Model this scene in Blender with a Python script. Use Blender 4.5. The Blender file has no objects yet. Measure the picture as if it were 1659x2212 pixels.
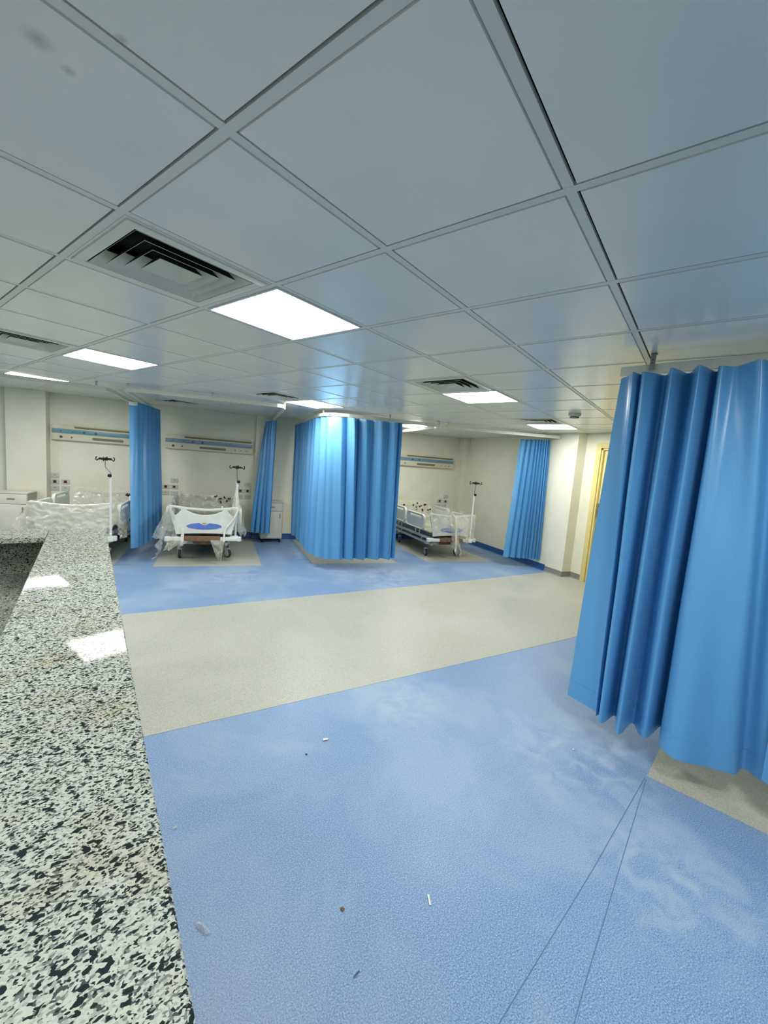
import bpy, bmesh, math, random
from math import sin, cos, pi, radians
from mathutils import Vector, Matrix, noise

# ------------------------------------------------------------------ camera, world, exposure
SC = bpy.context.scene
COL = SC.collection
H = 1.57                 # eye height
ZC = 2.3043              # ceiling height
RIGHT = Vector((0.92776, -0.36514, 0.07643))
UP = Vector((-0.03000, 0.13180, 0.99082))
FWD = Vector((0.37139, 0.92163, -0.11142))


def make_camera():
    f = FWD.normalized()
    r = (RIGHT - f * RIGHT.dot(f)).normalized()
    u = r.cross(f)
    cam = bpy.data.cameras.new('camera')
    cam.sensor_fit = 'HORIZONTAL'
    cam.sensor_width = 36.0
    cam.lens = 36.0 * 898.81 / 1659.0
    cam.clip_start = 0.02
    cam.clip_end = 100
    o = bpy.data.objects.new('camera', cam)
    COL.objects.link(o)
    m = Matrix((r, u, -f)).transposed().to_4x4()
    m.translation = Vector((0, 0, H))
    o.matrix_world = m
    SC.camera = o


make_camera()
world = bpy.data.worlds.new('world')
SC.world = world
world.use_nodes = True
world.node_tree.nodes['Background'].inputs[0].default_value = (0.7, 0.75, 0.8, 1)
world.node_tree.nodes['Background'].inputs[1].default_value = 0.05
SC.view_settings.view_transform = 'Standard'
SC.view_settings.look = 'None'
SC.view_settings.gamma = 1.0
SC.view_settings.use_curve_mapping = False
SC.view_settings.exposure = 0.0
SC.cycles.use_adaptive_sampling = True
SC.cycles.adaptive_threshold = 0.07
SC.cycles.max_bounces = 5
SC.cycles.diffuse_bounces = 4
SC.cycles.glossy_bounces = 2
SC.cycles.transmission_bounces = 2
SC.cycles.transparent_max_bounces = 10
SC.cycles.caustics_reflective = False
SC.cycles.caustics_refractive = False
PANEL_POWER = 32.0        # radiance of the ceiling light panels

# ------------------------------------------------------------------ helpers


def S(r, g, b):
    def c(v):
        v /= 255.0
        return v / 12.92 if v <= 0.04045 else ((v + 0.055) / 1.055) ** 2.4
    return (c(r), c(g), c(b), 1.0)


class MB:
    """collects geometry, links it as one mesh object"""

    def __init__(self):
        self.v = []
        self.f = []

    def add(self, vs, fs):
        n = len(self.v)
        self.v += [tuple(p) for p in vs]
        self.f += [tuple(i + n for i in q) for q in fs]
        return self

    def box(self, x0, x1, y0, y1, z0, z1, m=None):
        vs = [Vector(p) for p in ((x0, y0, z0), (x1, y0, z0), (x1, y1, z0), (x0, y1, z0),
                                  (x0, y0, z1), (x1, y0, z1), (x1, y1, z1), (x0, y1, z1))]
        if m is not None:
            vs = [m @ p for p in vs]
        return self.add(vs, [(3, 2, 1, 0), (4, 5, 6, 7), (0, 1, 5, 4), (1, 2, 6, 5), (2, 3, 7, 6), (3, 0, 4, 7)])

    def prism(self, poly, z0, z1, inset=0.0):
        """poly: ccw xy list; the lower ring may be inset (chamfer)"""
        n = len(poly)
        c = Vector((sum(p[0] for p in poly) / n, sum(p[1] for p in poly) / n))
        low = []
        for p in poly:
            d = Vector(p[:2]) - c
            low.append(c + d * (1 - inset / max(d.length, 1e-6)))
        vs = [(p[0], p[1], z0) for p in low] + [(p[0], p[1], z1) for p in poly]
        fs = [tuple(range(n - 1, -1, -1)), tuple(range(n, 2 * n))]
        fs += [(i, (i + 1) % n, n + (i + 1) % n, n + i) for i in range(n)]
        return self.add(vs, fs)

    def tube(self, pts, r, n=10, caps=True):
        pts = [Vector(p) for p in pts]
        rs = r if isinstance(r, (list, tuple)) else [r] * len(pts)
        rings = []
        prev = None
        for i, p in enumerate(pts):
            if i == 0:
                t = pts[1] - p
            elif i == len(pts) - 1:
                t = p - pts[i - 1]
            else:
                t = (pts[i + 1] - p).normalized() + (p - pts[i - 1]).normalized()
            t.normalize()
            if prev is None:
                a = Vector((0, 0, 1)) if abs(t.z) < 0.9 else Vector((1, 0, 0))
                prev = (a - t * a.dot(t)).normalized()
            else:
                prev = (prev - t * prev.dot(t)).normalized()
            b = t.cross(prev)
            rings.append([p + (prev * cos(2 * pi * k / n) + b * sin(2 * pi * k / n)) * rs[i] for k in range(n)])
        vs = [q for ring in rings for q in ring]
        fs = []
        for i in range(len(pts) - 1):
            for k in range(n):
                k2 = (k + 1) % n
                fs.append((i * n + k, i * n + k2, (i + 1) * n + k2, (i + 1) * n + k))
        if caps:
            fs.append(tuple(range(n - 1, -1, -1)))
            fs.append(tuple((len(pts) - 1) * n + k for k in range(n)))
        return self.add(vs, fs)

    def lathe(self, prof, n=20, m=None, cap=True):
        """prof: list of (r,z) bottom to top"""
        vs = []
        for r, z in prof:
            for k in range(n):
                p = Vector((r * cos(2 * pi * k / n), r * sin(2 * pi * k / n), z))
                vs.append(m @ p if m is not None else p)
        fs = []
        for i in range(len(prof) - 1):
            for k in range(n):
                k2 = (k + 1) % n
                fs.append((i * n + k, i * n + k2, (i + 1) * n + k2, (i + 1) * n + k))
        if cap:
            fs.append(tuple(range(n - 1, -1, -1)))
            fs.append(tuple((len(prof) - 1) * n + k for k in range(n)))
        return self.add(vs, fs)

    def grid(self, rows):
        nr, nc = len(rows), len(rows[0])
        return self.add([p for r in rows for p in r],
                        [(j * nc + i, j * nc + i + 1, (j + 1) * nc + i + 1, (j + 1) * nc + i)
                         for j in range(nr - 1) for i in range(nc - 1)])

    def mesh(self, name, mat, bevel=0.0, smooth=35, seg=2):
        me = bpy.data.meshes.new(name)
        me.from_pydata(self.v, [], self.f)
        if bevel > 0:
            bm = bmesh.new()
            bm.from_mesh(me)
            bmesh.ops.recalc_face_normals(bm, faces=bm.faces)
            ed = [e for e in bm.edges if e.is_manifold and e.calc_face_angle(0) > radians(40)]
            bmesh.ops.bevel(bm, geom=ed, offset=bevel, segments=seg, profile=0.6, affect='EDGES', clamp_overlap=True)
            bm.to_mesh(me)
            bm.free()
        me.validate()
        me.update()
        if smooth:
            me.polygons.foreach_set('use_smooth', [True] * len(me.polygons))
            me.set_sharp_from_angle(angle=radians(smooth))
        if mat:
            me.materials.append(mat)
        return me

    def build(self, name, mat, parent=None, **kw):
        return link(name, self.mesh(name, mat, **kw), parent)


def link(name, data, parent=None):
    o = bpy.data.objects.new(name, data)
    COL.objects.link(o)
    if parent is not None:
        o.parent = parent
    return o


def tag(o, label=None, cat=None, group=None, kind=None):
    if label:
        o['label'] = label
    if cat:
        o['category'] = cat
    if group:
        o['group'] = group
    if kind:
        o['kind'] = kind
    return o


def thing(name, label, cat, loc=(0, 0, 0), rz=0.0, group=None):
    o = bpy.data.objects.new(name, None)
    COL.objects.link(o)
    o.empty_display_size = 0.1
    o.location = loc
    o.rotation_euler = (0, 0, rz)
    return tag(o, label, cat, group)


def copy_tree(root, label=None, loc=None, rz=None):
    c = root.copy()
    COL.objects.link(c)
    if label:
        c['label'] = label
    if loc is not None:
        c.location = loc
    if rz is not None:
        c.rotation_euler = (0, 0, rz)
    stack = [(root, c)]
    while stack:
        a, b = stack.pop()
        for ch in list(a.children):
            d = ch.copy()
            COL.objects.link(d)
            d.parent = b
            stack.append((ch, d))
    return c


def catmull(pts, per=8):
    P = [Vector(p) for p in pts]
    P = [P[0] * 2 - P[1]] + P + [P[-1] * 2 - P[-2]]
    out = []
    for i in range(1, len(P) - 2):
        a, b, c, d = P[i - 1], P[i], P[i + 1], P[i + 2]
        for k in range(per):
            t = k / per
            out.append(0.5 * ((2 * b) + (c - a) * t + (2 * a - 5 * b + 4 * c - d) * t * t + (3 * b - a - 3 * c + d) * t ** 3))
    out.append(P[-2])
    return out


def panel(outer, holes, thick, bevel=0.004):
    """flat plate with holes, drawn in x/z, thickness along y; returns (verts, faces)"""
    cu = bpy.data.curves.new('tmp', 'CURVE')
    cu.dimensions = '2D'
    cu.fill_mode = 'BOTH'
    cu.extrude = thick / 2 - bevel
    cu.bevel_depth = bevel
    cu.bevel_resolution = 1
    cu.offset = -bevel
    for loop in [outer] + holes:
        sp = cu.splines.new('POLY')
        sp.points.add(len(loop) - 1)
        for p, q in zip(sp.points, loop):
            p.co = (q[0], q[1], 0, 1)
        sp.use_cyclic_u = True
    ob = bpy.data.objects.new('tmp', cu)
    me = bpy.data.meshes.new_from_object(ob)
    vs = [(v.co.x, -v.co.z, v.co.y) for v in me.vertices]
    fs = [tuple(p.vertices) for p in me.polygons]
    bpy.data.objects.remove(ob)
    bpy.data.curves.remove(cu)
    bpy.data.meshes.remove(me)
    return vs, fs


def ellipse(cx, cz, a, b, n=28, t0=0.0, t1=2 * pi):
    full = abs(t1 - t0 - 2 * pi) < 1e-6
    return [(cx + a * cos(t0 + (t1 - t0) * k / (n if full else n - 1)),
             cz + b * sin(t0 + (t1 - t0) * k / (n if full else n - 1))) for k in range(n)]


def rrect(x0, x1, z0, z1, r, n=5):
    out = []
    for cx, cz, a in ((x1 - r, z1 - r, 0), (x0 + r, z1 - r, pi / 2), (x0 + r, z0 + r, pi), (x1 - r, z0 + r, 1.5 * pi)):
        for k in range(n + 1):
            t = a + pi / 2 * k / n
            out.append((cx + r * cos(t), cz + r * sin(t)))
    return out


# ------------------------------------------------------------------ materials
def mat(name, col, rough=0.5, spec=0.5, metal=0.0, **kw):
    m = bpy.data.materials.new(name)
    m.use_nodes = True
    b = m.node_tree.nodes['Principled BSDF']
    b.inputs['Base Color'].default_value = col
    b.inputs['Roughness'].default_value = rough
    b.inputs['Specular IOR Level'].default_value = spec
    b.inputs['Metallic'].default_value = metal
    for k, v in kw.items():
        b.inputs[k].default_value = v
    return m


def nd(m, t, **kw):
    n = m.node_tree.nodes.new(t)
    for k, v in kw.items():
        if k in n.bl_rna.properties:
            setattr(n, k, v)
        else:
            n.inputs[k].default_value = v
    return n


def ln(m, a, ao, b, bi):
    m.node_tree.links.new(a.outputs[ao], b.inputs[bi])


def ramp(m, stops, interp='LINEAR'):
    n = m.node_tree.nodes.new('ShaderNodeValToRGB')
    cr = n.color_ramp
    cr.interpolation = interp
    while len(cr.elements) > len(stops):
        cr.elements.remove(cr.elements[-1])
    while len(cr.elements) < len(stops):
        cr.elements.new(0.5)
    for e, (p, c) in zip(cr.elements, stops):
        e.position = p
        e.color = c
    return n


def mixc(m, mode='MIX', fac=0.5):
    n = m.node_tree.nodes.new('ShaderNodeMix')
    n.data_type = 'RGBA'
    n.blend_type = mode
    n.inputs[0].default_value = fac
    return n     # inputs 0 fac, 6 A, 7 B ; output 2


def bump(m, src, so, strength, dist=0.002):
    b = nd(m, 'ShaderNodeBump')
    b.inputs['Strength'].default_value = strength
    b.inputs['Distance'].default_value = dist
    ln(m, src, so, b, 'Height')
    ln(m, b, 'Normal', m.node_tree.nodes['Principled BSDF'], 'Normal')
    return b


def coords(m, sx=1, sy=1, sz=1):
    tc = nd(m, 'ShaderNodeTexCoord')
    mp = nd(m, 'ShaderNodeMapping')
    mp.inputs['Scale'].default_value = (sx, sy, sz)
    ln(m, tc, 'Object', mp, 'Vector')
    return mp


def noisy(name, c1, c2, scale, rough, spec=0.5, bumpk=0.0, bscale=None, detail=4, pos=(0.35, 0.65)):
    m = mat(name, c1, rough, spec)
    mp = coords(m)
    n = nd(m, 'ShaderNodeTexNoise', Scale=scale, Detail=detail)
    ln(m, mp, 0, n, 'Vector')
    r = ramp(m, [(pos[0], c1), (pos[1], c2)])
    ln(m, n, 0, r, 0)
    ln(m, r, 0, m.node_tree.nodes['Principled BSDF'], 'Base Color')
    if bumpk:
        n2 = nd(m, 'ShaderNodeTexNoise', Scale=bscale or scale * 4, Detail=3)
        ln(m, mp, 0, n2, 'Vector')
        bump(m, n2, 0, bumpk)
    return m


def vinyl(name, base, dark, light, dust, dust_amt, rough=0.42, smudges=()):
    """speckled sheet vinyl with dusty smears"""
    m = mat(name, base, rough, 0.4)
    bs = m.node_tree.nodes['Principled BSDF']
    mp = coords(m)
    sp = nd(m, 'ShaderNodeTexNoise', Scale=230, Detail=2)
    ln(m, mp, 0, sp, 'Vector')
    r1 = ramp(m, [(0.36, dark), (0.47, base), (0.54, base), (0.64, light)])
    ln(m, sp, 0, r1, 0)
    big = nd(m, 'ShaderNodeTexNoise', Scale=1.3, Detail=5, Roughness=0.62, Distortion=0.5)
    ln(m, mp, 0, big, 'Vector')
    r2 = ramp(m, [(0.44, (0, 0, 0, 1)), (0.72, (dust_amt,) * 3 + (1,))])
    ln(m, big, 0, r2, 0)
    mx = mixc(m)
    ln(m, r2, 0, mx, 0)
    ln(m, r1, 0, mx, 6)
    mx.inputs[7].default_value = dust
    if smudges:
        tc = nd(m, 'ShaderNodeTexCoord')
        acc = None
        for (sx, sy, sr) in smudges:
            vm = nd(m, 'ShaderNodeVectorMath', operation='DISTANCE')
            ln(m, tc, 'Object', vm, 0)
            vm.inputs[1].default_value = (sx, sy, 0)
            mr = nd(m, 'ShaderNodeMapRange')
            mr.inputs['From Min'].default_value = sr
            mr.inputs['From Max'].default_value = sr * .2
            ln(m, vm, 'Value', mr, 'Value')
            if acc is None:
                acc = mr
            else:
                mxx = nd(m, 'ShaderNodeMath', operation='MAXIMUM')
                ln(m, acc, 0, mxx, 0)
                ln(m, mr, 0, mxx, 1)
                acc = mxx
        ns = nd(m, 'ShaderNodeTexNoise', Scale=9, Detail=4, Distortion=0.8)
        ln(m, mp, 0, ns, 'Vector')
        rs = ramp(m, [(0.42, (0, 0, 0, 1)), (0.66, (.75, .75, .75, 1))])
        ln(m, ns, 0, rs, 0)
        mu = nd(m, 'ShaderNodeMath', operation='MULTIPLY')
        ln(m, acc, 0, mu, 0)
        ln(m, rs, 0, mu, 1)
        mx3 = mixc(m)
        ln(m, mu, 0, mx3, 0)
        ln(m, mx, 2, mx3, 6)
        mx3.inputs[7].default_value = dust
        mx = mx3
    ln(m, mx, 2, bs, 'Base Color')
    r3 = ramp(m, [(0.3, (rough - 0.08,) * 3 + (1,)), (0.7, (rough + 0.15,) * 3 + (1,))])
    ln(m, big, 0, r3, 0)
    ln(m, r3, 0, bs, 'Roughness')
    return m


M = {}
M['wall'] = noisy('wall_paint', S(232, 231, 211), S(226, 225, 204), 3.0, 0.55, 0.3, 0.05, 180)
M['floor_blue'] = vinyl('blue_vinyl', S(117, 147, 185), S(86, 115, 155), S(152, 178, 206), S(160, 178, 192), 0.62, smudges=((1.95, 1.55, .5), (1.2, 2.4, .4), (1.75, .95, .45), (2.2, 5.3, .8), (0.2, 5.6, .7)))
M['floor_beige'] = vinyl('beige_vinyl', S(171, 173, 160), S(147, 149, 138), S(188, 190, 177), S(180, 182, 172), 0.5)
M['cove_blue'] = mat('blue_skirting', S(40, 84, 140), 0.4)
M['skirting_grey'] = mat('grey_skirting', S(128, 130, 122), 0.45)
M['seam'] = mat('weld_seam', S(82, 110, 142), 0.6)

SMUDGES = ((-.337, 1.063, .03), (-.304, 1.115, .016), (-.189, .990, .014))
# ceiling tile: painted metal, satin, slight roller streaks
m = M['tile'] = mat('ceiling_tile_paint', S(234, 233, 220), 0.24, 0.5)
mp = coords(m, 1, 1, 1)
n1 = nd(m, 'ShaderNodeTexNoise', Scale=2.2, Detail=3)
ln(m, mp, 0, n1, 'Vector')
r1 = ramp(m, [(0.35, S(231, 231, 218)), (0.65, S(237, 236, 223))])
ln(m, n1, 0, r1, 0)
geo = nd(m, 'ShaderNodeNewGeometry')
nz_ = nd(m, 'ShaderNodeTexNoise', Scale=28, Detail=3)
ln(m, geo, 'Position', nz_, 'Vector')
acc = r1
for sx, sy, sr in SMUDGES:
    vm = nd(m, 'ShaderNodeVectorMath', operation='DISTANCE')
    ln(m, geo, 'Position', vm, 0)
    vm.inputs[1].default_value = (sx, sy, ZC)
    mr = nd(m, 'ShaderNodeMapRange')
    mr.inputs['From Min'].default_value = sr
    mr.inputs['From Max'].default_value = 0
    ln(m, vm, 'Value', mr, 'Value')
    mu = nd(m, 'ShaderNodeMath', operation='MULTIPLY')
    ln(m, mr, 0, mu, 0)
    ln(m, nz_, 0, mu, 1)
    mq = mixc(m)
    ln(m, mu, 0, mq, 0)
    ln(m, acc, 0 if acc is r1 else 2, mq, 6)
    mq.inputs[7].default_value = S(110, 116, 110)
    acc = mq
ln(m, acc, 2, m.node_tree.nodes['Principled BSDF'], 'Base Color')
n2 = nd(m, 'ShaderNodeTexNoise', Scale=9, Detail=2)
mp2 = coords(m, 1, 6, 1)
ln(m, mp2, 0, n2, 'Vector')
bump(m, n2, 0, 0.10, 0.004)
M['bar'] = mat('ceiling_grid_paint', S(222, 222, 208), 0.4)
M['plenum'] = mat('dark_plenum', S(18, 18, 18), 0.9)
M['vent'] = mat('vent_cream', S(226, 226, 208), 0.45)
M['vent_dark'] = mat('vent_duct_and_shade_black', S(14, 15, 15), 0.9)
M['lamp_frame'] = mat('lamp_frame_white', S(225, 228, 226), 0.4)
m = M['lamp'] = bpy.data.materials.new('lamp_diffuser')
m.use_nodes = True
m.node_tree.nodes.remove(m.node_tree.nodes['Principled BSDF'])
em = nd(m, 'ShaderNodeEmission', Color=(1.0, 0.985, 0.955, 1), Strength=PANEL_POWER)
ln(m, em, 0, m.node_tree.nodes['Material Output'], 0)

# curtain: coated blue fabric, satin sheen, lets a little light through
m = M['curtain'] = mat('curtain_blue', S(94, 160, 210), 0.32, 0.55)
bs = m.node_tree.nodes['Principled BSDF']
mp = coords(m, 1, 1, 1)
n1 = nd(m, 'ShaderNodeTexNoise', Scale=420, Detail=2)
ln(m, mp, 0, n1, 'Vector')
r1 = ramp(m, [(0.3, S(84, 151, 204)), (0.7, S(102, 168, 215))])
ln(m, n1, 0, r1, 0)
ln(m, r1, 0, bs, 'Base Color')
bump(m, n1, 0, 0.05, 0.001)
tr = nd(m, 'ShaderNodeBsdfTranslucent', Color=S(60, 140, 205))
ms = nd(m, 'ShaderNodeMixShader', Fac=0.05)
ln(m, bs, 0, ms, 1)
ln(m, tr, 0, ms, 2)
ln(m, ms, 0, m.node_tree.nodes['Material Output'], 0)
M['tape'] = mat('curtain_header_tape', S(222, 226, 226), 0.6)
M['track'] = mat('track_white', S(224, 222, 206), 0.4)
M['bracket'] = mat('bracket_steel', S(150, 150, 140), 0.4)
M['screw'] = mat('screw_dark', S(30, 30, 30), 0.5)

# granite
m = M['granite'] = mat('granite_polished', S(205, 212, 202), 0.045, 0.02)
bs = m.node_tree.nodes['Principled BSDF']
mp = coords(m, .7, 1, 1)
wn = nd(m, 'ShaderNodeTexNoise', Scale=60, Detail=2)
ln(m, mp, 0, wn, 'Vector')
wv = nd(m, 'ShaderNodeVectorMath', operation='MULTIPLY_ADD')
ln(m, wn, 1, wv, 0)
wv.inputs[1].default_value = (0.006, 0.006, 0.006)
ln(m, mp, 0, wv, 2)
vo = nd(m, 'ShaderNodeTexVoronoi', Scale=380)
ln(m, wv, 0, vo, 'Vector')
sep = nd(m, 'ShaderNodeSeparateColor')
ln(m, vo, 'Color', sep, 0)
r1 = ramp(m, [(0.0, S(190, 195, 184)), (0.32, S(178, 185, 174)), (0.54, S(158, 166, 157)), (0.67, S(118, 128, 123)),
              (0.77, S(74, 82, 83)), (0.88, S(44, 50, 52))], 'CONSTANT')
ln(m, sep, 0, r1, 0)
vo2 = nd(m, 'ShaderNodeTexVoronoi', Scale=190)
ln(m, wv, 0, vo2, 'Vector')
sep2 = nd(m, 'ShaderNodeSeparateColor')
ln(m, vo2, 'Color', sep2, 0)
r2 = ramp(m, [(0.0, (0, 0, 0, 1)), (0.90, (1, 1, 1, 1))], 'CONSTANT')
ln(m, sep2, 1, r2, 0)
mx = mixc(m)
ln(m, r2, 0, mx, 0)
ln(m, r1, 0, mx, 6)
mx.inputs[7].default_value = S(40, 48, 50)
pt = nd(m, 'ShaderNodeTexNoise', Scale=7, Detail=3)
ln(m, mp, 0, pt, 'Vector')
r3 = ramp(m, [(0.5, (1, 1, 1, 1)), (0.75, S(238, 228, 206))])
ln(m, pt, 0, r3, 0)
mx2 = mixc(m, 'MULTIPLY', 1.0)
ln(m, mx, 2, mx2, 6)
ln(m, r3, 0, mx2, 7)
ln(m, mx2, 2, bs, 'Base Color')

M['plastic'] = noisy('bed_plastic_white', S(226, 228, 216), S(216, 219, 207), 8, 0.38)
M['rail_plastic'] = noisy('bed_rail_plastic', S(208, 214, 208), S(198, 206, 202), 8, 0.4)
M['frame_metal'] = mat('bed_frame_paint', S(196, 200, 196), 0.4, metal=0.1)
M['frame_dark'] = mat('bed_mechanism_grey', S(84, 90, 94), 0.45, metal=0.3)
M['deck'] = mat('bed_deck', S(186, 186, 166), 0.5)
M['inlay'] = noisy('blue_inlay', S(84, 116, 190), S(98, 130, 200), 20, 0.3)
M['badge'] = mat('badge_gold', S(196, 172, 100), 0.4)
M['cardboard'] = noisy('cardboard_brown', S(112, 86, 62), S(134, 106, 80), 25, 0.75, 0.2)
M['rubber'] = mat('tyre_rubber', S(52, 54, 54), 0.6)
M['hub'] = mat('caster_hub', S(168, 170, 166), 0.4)
M['black'] = mat('black_plastic', S(14, 14, 15), 0.4)
M['pole'] = mat('pole_white', S(228, 230, 226), 0.35)
M['steel'] = mat('rod_steel', S(140, 142, 138), 0.3, metal=0.8)
m = M['film'] = noisy('plastic_film', S(238, 236, 216), S(220, 216, 192), 14, 0.16, 0.9, 0.8, 22)
m.node_tree.nodes['Principled BSDF'].inputs['Alpha'].default_value = 0.36
m = M['film_clear'] = noisy('plastic_film_clear', S(222, 222, 214), S(196, 196, 186), 14, 0.16, 0.8, 0.5, 22)
m.node_tree.nodes['Principled BSDF'].inputs['Alpha'].default_value = 0.36
m = M['film_dense'] = noisy('plastic_film_dense', S(244, 242, 224), S(228, 224, 200), 14, 0.18, 0.9, 0.9, 22)
m.node_tree.nodes['Principled BSDF'].inputs['Alpha'].default_value = 0.46
M['foam_tape'] = mat('cream_foam_strip', S(232, 230, 206), 0.55)
M['cabinet'] = noisy('cabinet_laminate', S(224, 222, 204), S(216, 214, 196), 5, 0.4)
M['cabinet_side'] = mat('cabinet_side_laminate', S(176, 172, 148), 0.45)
M['panel_cream'] = noisy('head_panel_cream', S(216, 212, 184), S(208, 204, 176), 5, 0.35)
M['panel_blue'] = noisy('head_panel_blue', S(112, 150, 168), S(104, 142, 162), 6, 0.35)
M['panel_slot'] = mat('head_panel_slot', S(120, 116, 88), 0.5)
M['panel_mark'] = mat('head_panel_outlet', S(62, 82, 84), 0.5)
M['plate'] = mat('socket_white', S(196, 198, 190), 0.35)
M['socket_face'] = mat('socket_insert', S(196, 196, 186), 0.4)
M['socket_red'] = mat('socket_red', S(84, 20, 26), 0.35)
M['door'] = noisy('door_yellow', S(230, 216, 150), S(222, 208, 140), 3, 0.4)
M['door_frame'] = noisy('door_frame_yellow', S(226, 212, 142), S(218, 202, 130), 3, 0.4)
M['chrome'] = mat('chrome', S(200, 200, 200), 0.2, metal=1.0)
M['paper'] = mat('paper_scrap', S(232, 230, 216), 0.7)
M['detector'] = mat('detector_white', S(206, 210, 204), 0.45)
M['detector_dark'] = mat('detector_grille', S(70, 74, 74), 0.5)

# ------------------------------------------------------------------ room shell
XL, XR, YF, YB = -6.0, 5.37, -3.2, 8.25
floor = tag(MB().box(XL - .2, XR + .4, YF - .2, YB + .2, -0.1, 0).build('floor', M['floor_blue'], smooth=0), kind='structure')


def inlay(poly, name='vinyl_inlay', mt='floor_beige', z=0.0015):
    return MB().prism(poly, 0.0, z).build(name, M[mt], floor, smooth=0)


# corridor strip, set at nine degrees to the bays
inlay([(-4.6, 1.725), (-0.321, 2.412), (3.416, 3.002), (5.36, 3.31), (5.36, 5.34), (5.098, 5.30), (3.765, 5.058), (-0.804, 4.343), (-4.6, 3.74)])
for x0, x1 in ((-2.68, -1.25), (-0.776, 0.616), (1.37, 2.757), (3.33, 4.60)):
    inlay([(x0, 6.115), (x1, 6.08), (x1, 8.04), (x0, 8.04)])
e1 = Vector((cos(radians(-64.6)), sin(radians(-64.6))))
e2 = Vector((cos(radians(24.5)), sin(radians(24.5))))
nb = Vector((2.215, 1.379))
inlay([nb, nb + e1 * 1.4, nb + e1 * 1.4 + e2 * 2.0, nb + e2 * 2.0])
# welded seams running from the corner of the near inlay
for a, b in (((2.19, 1.372), (1.46, 1.06)), ((1.46, 1.06), (0.55, 0.69)), ((2.19, 1.364), (1.125, 0.785)), ((1.125, 0.785), (0.62, 0.50))):
    a, b = Vector(a), Vector(b)
    nrm = Vector((-(b - a).y, (b - a).x)).normalized() * 0.0014
    inlay([a - nrm, b - nrm, b + nrm, a + nrm], 'weld_seam', 'seam', 0.0006)

wall_back = tag(MB().box(XL, XR + .4, YB, YB + .15, 0, ZC).build('wall_back', M['wall'], smooth=0), kind='structure')
MB().box(-3.02, -2.52, 8.07, YB, 0, ZC).build('pilaster', M['wall'], wall_back, smooth=0)
MB().box(0.62, 1.50, 8.12, YB, 0, ZC).build('pilaster', M['wall'], wall_back, smooth=0)
MB().box(5.03, 5.195, 8.04, YB, 0, ZC).build('pilaster', M['wall'], wall_back, smooth=0)
DY0, DY1, DZ = 3.90, 4.72, 2.075        # door opening
wr = MB().box(5.19, XR + .4, 5.02, YB, 0, ZC)
wr.box(XR, XR + .15, DY1, 5.02, 0, ZC).box(XR, XR + .15, DY0, DY1, DZ, ZC).box(XR, XR + .15, YF, DY0, 0, ZC)
wr.box(XR + .15, XR + .2, DY0 - .2, DY1 + .2, 0, ZC)
wall_right = tag(wr.build('wall_right', M['wall'], smooth=0), kind='structure')
wall_left = tag(MB().box(XL - .15, XL, YF, YB, 0, ZC).build('wall_left', M['wall'], smooth=0), kind='structure')
wall_front = tag(MB().box(XL, XR, YF - .15, YF, 0, ZC).build('wall_front', M['wall'], smooth=0), kind='structure')


def skirt(name, runs, h, mt):
    b = MB()
    for (ax, ay), (bx, by) in runs:
        d = Vector((bx - ax, by - ay))
        nrm = Vector((d.y, -d.x)).normalized()
        a, e = Vector((ax, ay)), Vector((bx, by))
        prof = [(0, 0.001), (0.03, 0.001), (0.012, 0.012), (0.005, 0.03), (0.003, h), (0, h)]
        n = len(prof)
        vs = [(*(p + nrm * o), z) for p in (a, e) for o, z in prof]
        fs = [(i, (i + 1) % n, n + (i + 1) % n, n + i) for i in range(n)]
        b.add(vs, fs + [tuple(range(n - 1, -1, -1)), tuple(range(n, 2 * n))])
    return tag(b.build(name, M[mt]), kind='structure')


skirt('baseboard_back', [((-6, 8.25), (-3.02, 8.25)), ((-3.02, 8.25), (-3.02, 8.07)), ((-3.02, 8.07), (-2.52, 8.07)), ((-2.52, 8.07), (-2.52, 8.25)),
                         ((-2.52, 8.25), (.62, 8.25)), ((.62, 8.25), (.62, 8.12)), ((.62, 8.12), (1.5, 8.12)), ((1.5, 8.12), (1.5, 8.25)), ((1.5, 8.25), (5.03, 8.25)),
                         ((5.03, 8.25), (5.03, 8.04)), ((5.03, 8.04), (5.19, 8.04))], 0.105, 'cove_blue')
skirt('baseboard_right', [((5.19, 8.05), (5.19, 5.40))], 0.105, 'cove_blue')
skirt('baseboard_door', [((5.19, 5.40), (5.19, 5.02)), ((5.19, 5.02), (5.37, 5.02)), ((5.37, 5.02), (5.37, 4.80))], 0.085, 'skirting_grey')

# door
door = tag(thing('door_1', 'pale yellow door with lever handle in yellow frame', 'door', (XR, 4.31, 0)), kind='structure')
fr = MB()
hw = (DY1 - DY0) / 2
for s in (-1, 1):
    fr.box(-.022, .03, s * hw + (0 if s > 0 else -.085), s * hw + (.085 if s > 0 else 0), 0, DZ + .075)
    fr.box(-.004, .14, s * hw + (-.03 if s > 0 else 0), s * hw + (0 if s > 0 else .03), 0, DZ)
fr.box(-.022, .03, -hw, hw, DZ, DZ + .075)
fr.box(-.004, .14, -hw, hw, DZ - .03, DZ)
fr.build('door_frame', M['door_frame'], door, bevel=.004)
leaf = MB().box(.075, .115, -hw + .032, hw - .032, .008, DZ - .032).build('door_leaf', M['door'], door, bevel=.003)
leaf.location = (-.045, 0, 0)
hd = MB().box(.066, .076, hw - .090, hw - .042, 1.02, 1.24)
hd.build('handle_plate', M['chrome'], leaf, bevel=.002)
MB().tube([(.072, hw - .066, 1.16), (.03, hw - .066, 1.16), (.026, hw - .076, 1.16), (.026, hw - .19, 1.155)], .009).build('lever', M['chrome'], leaf)
mm = Matrix.Translation((.072, hw - .066, 1.07)) @ Matrix.Rotation(-pi / 2, 4, 'Y')
MB().lathe([(.016, 0), (.016, .014), (.010, .018)], 16, mm).build('lock_cylinder', M['steel'], leaf)

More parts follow.
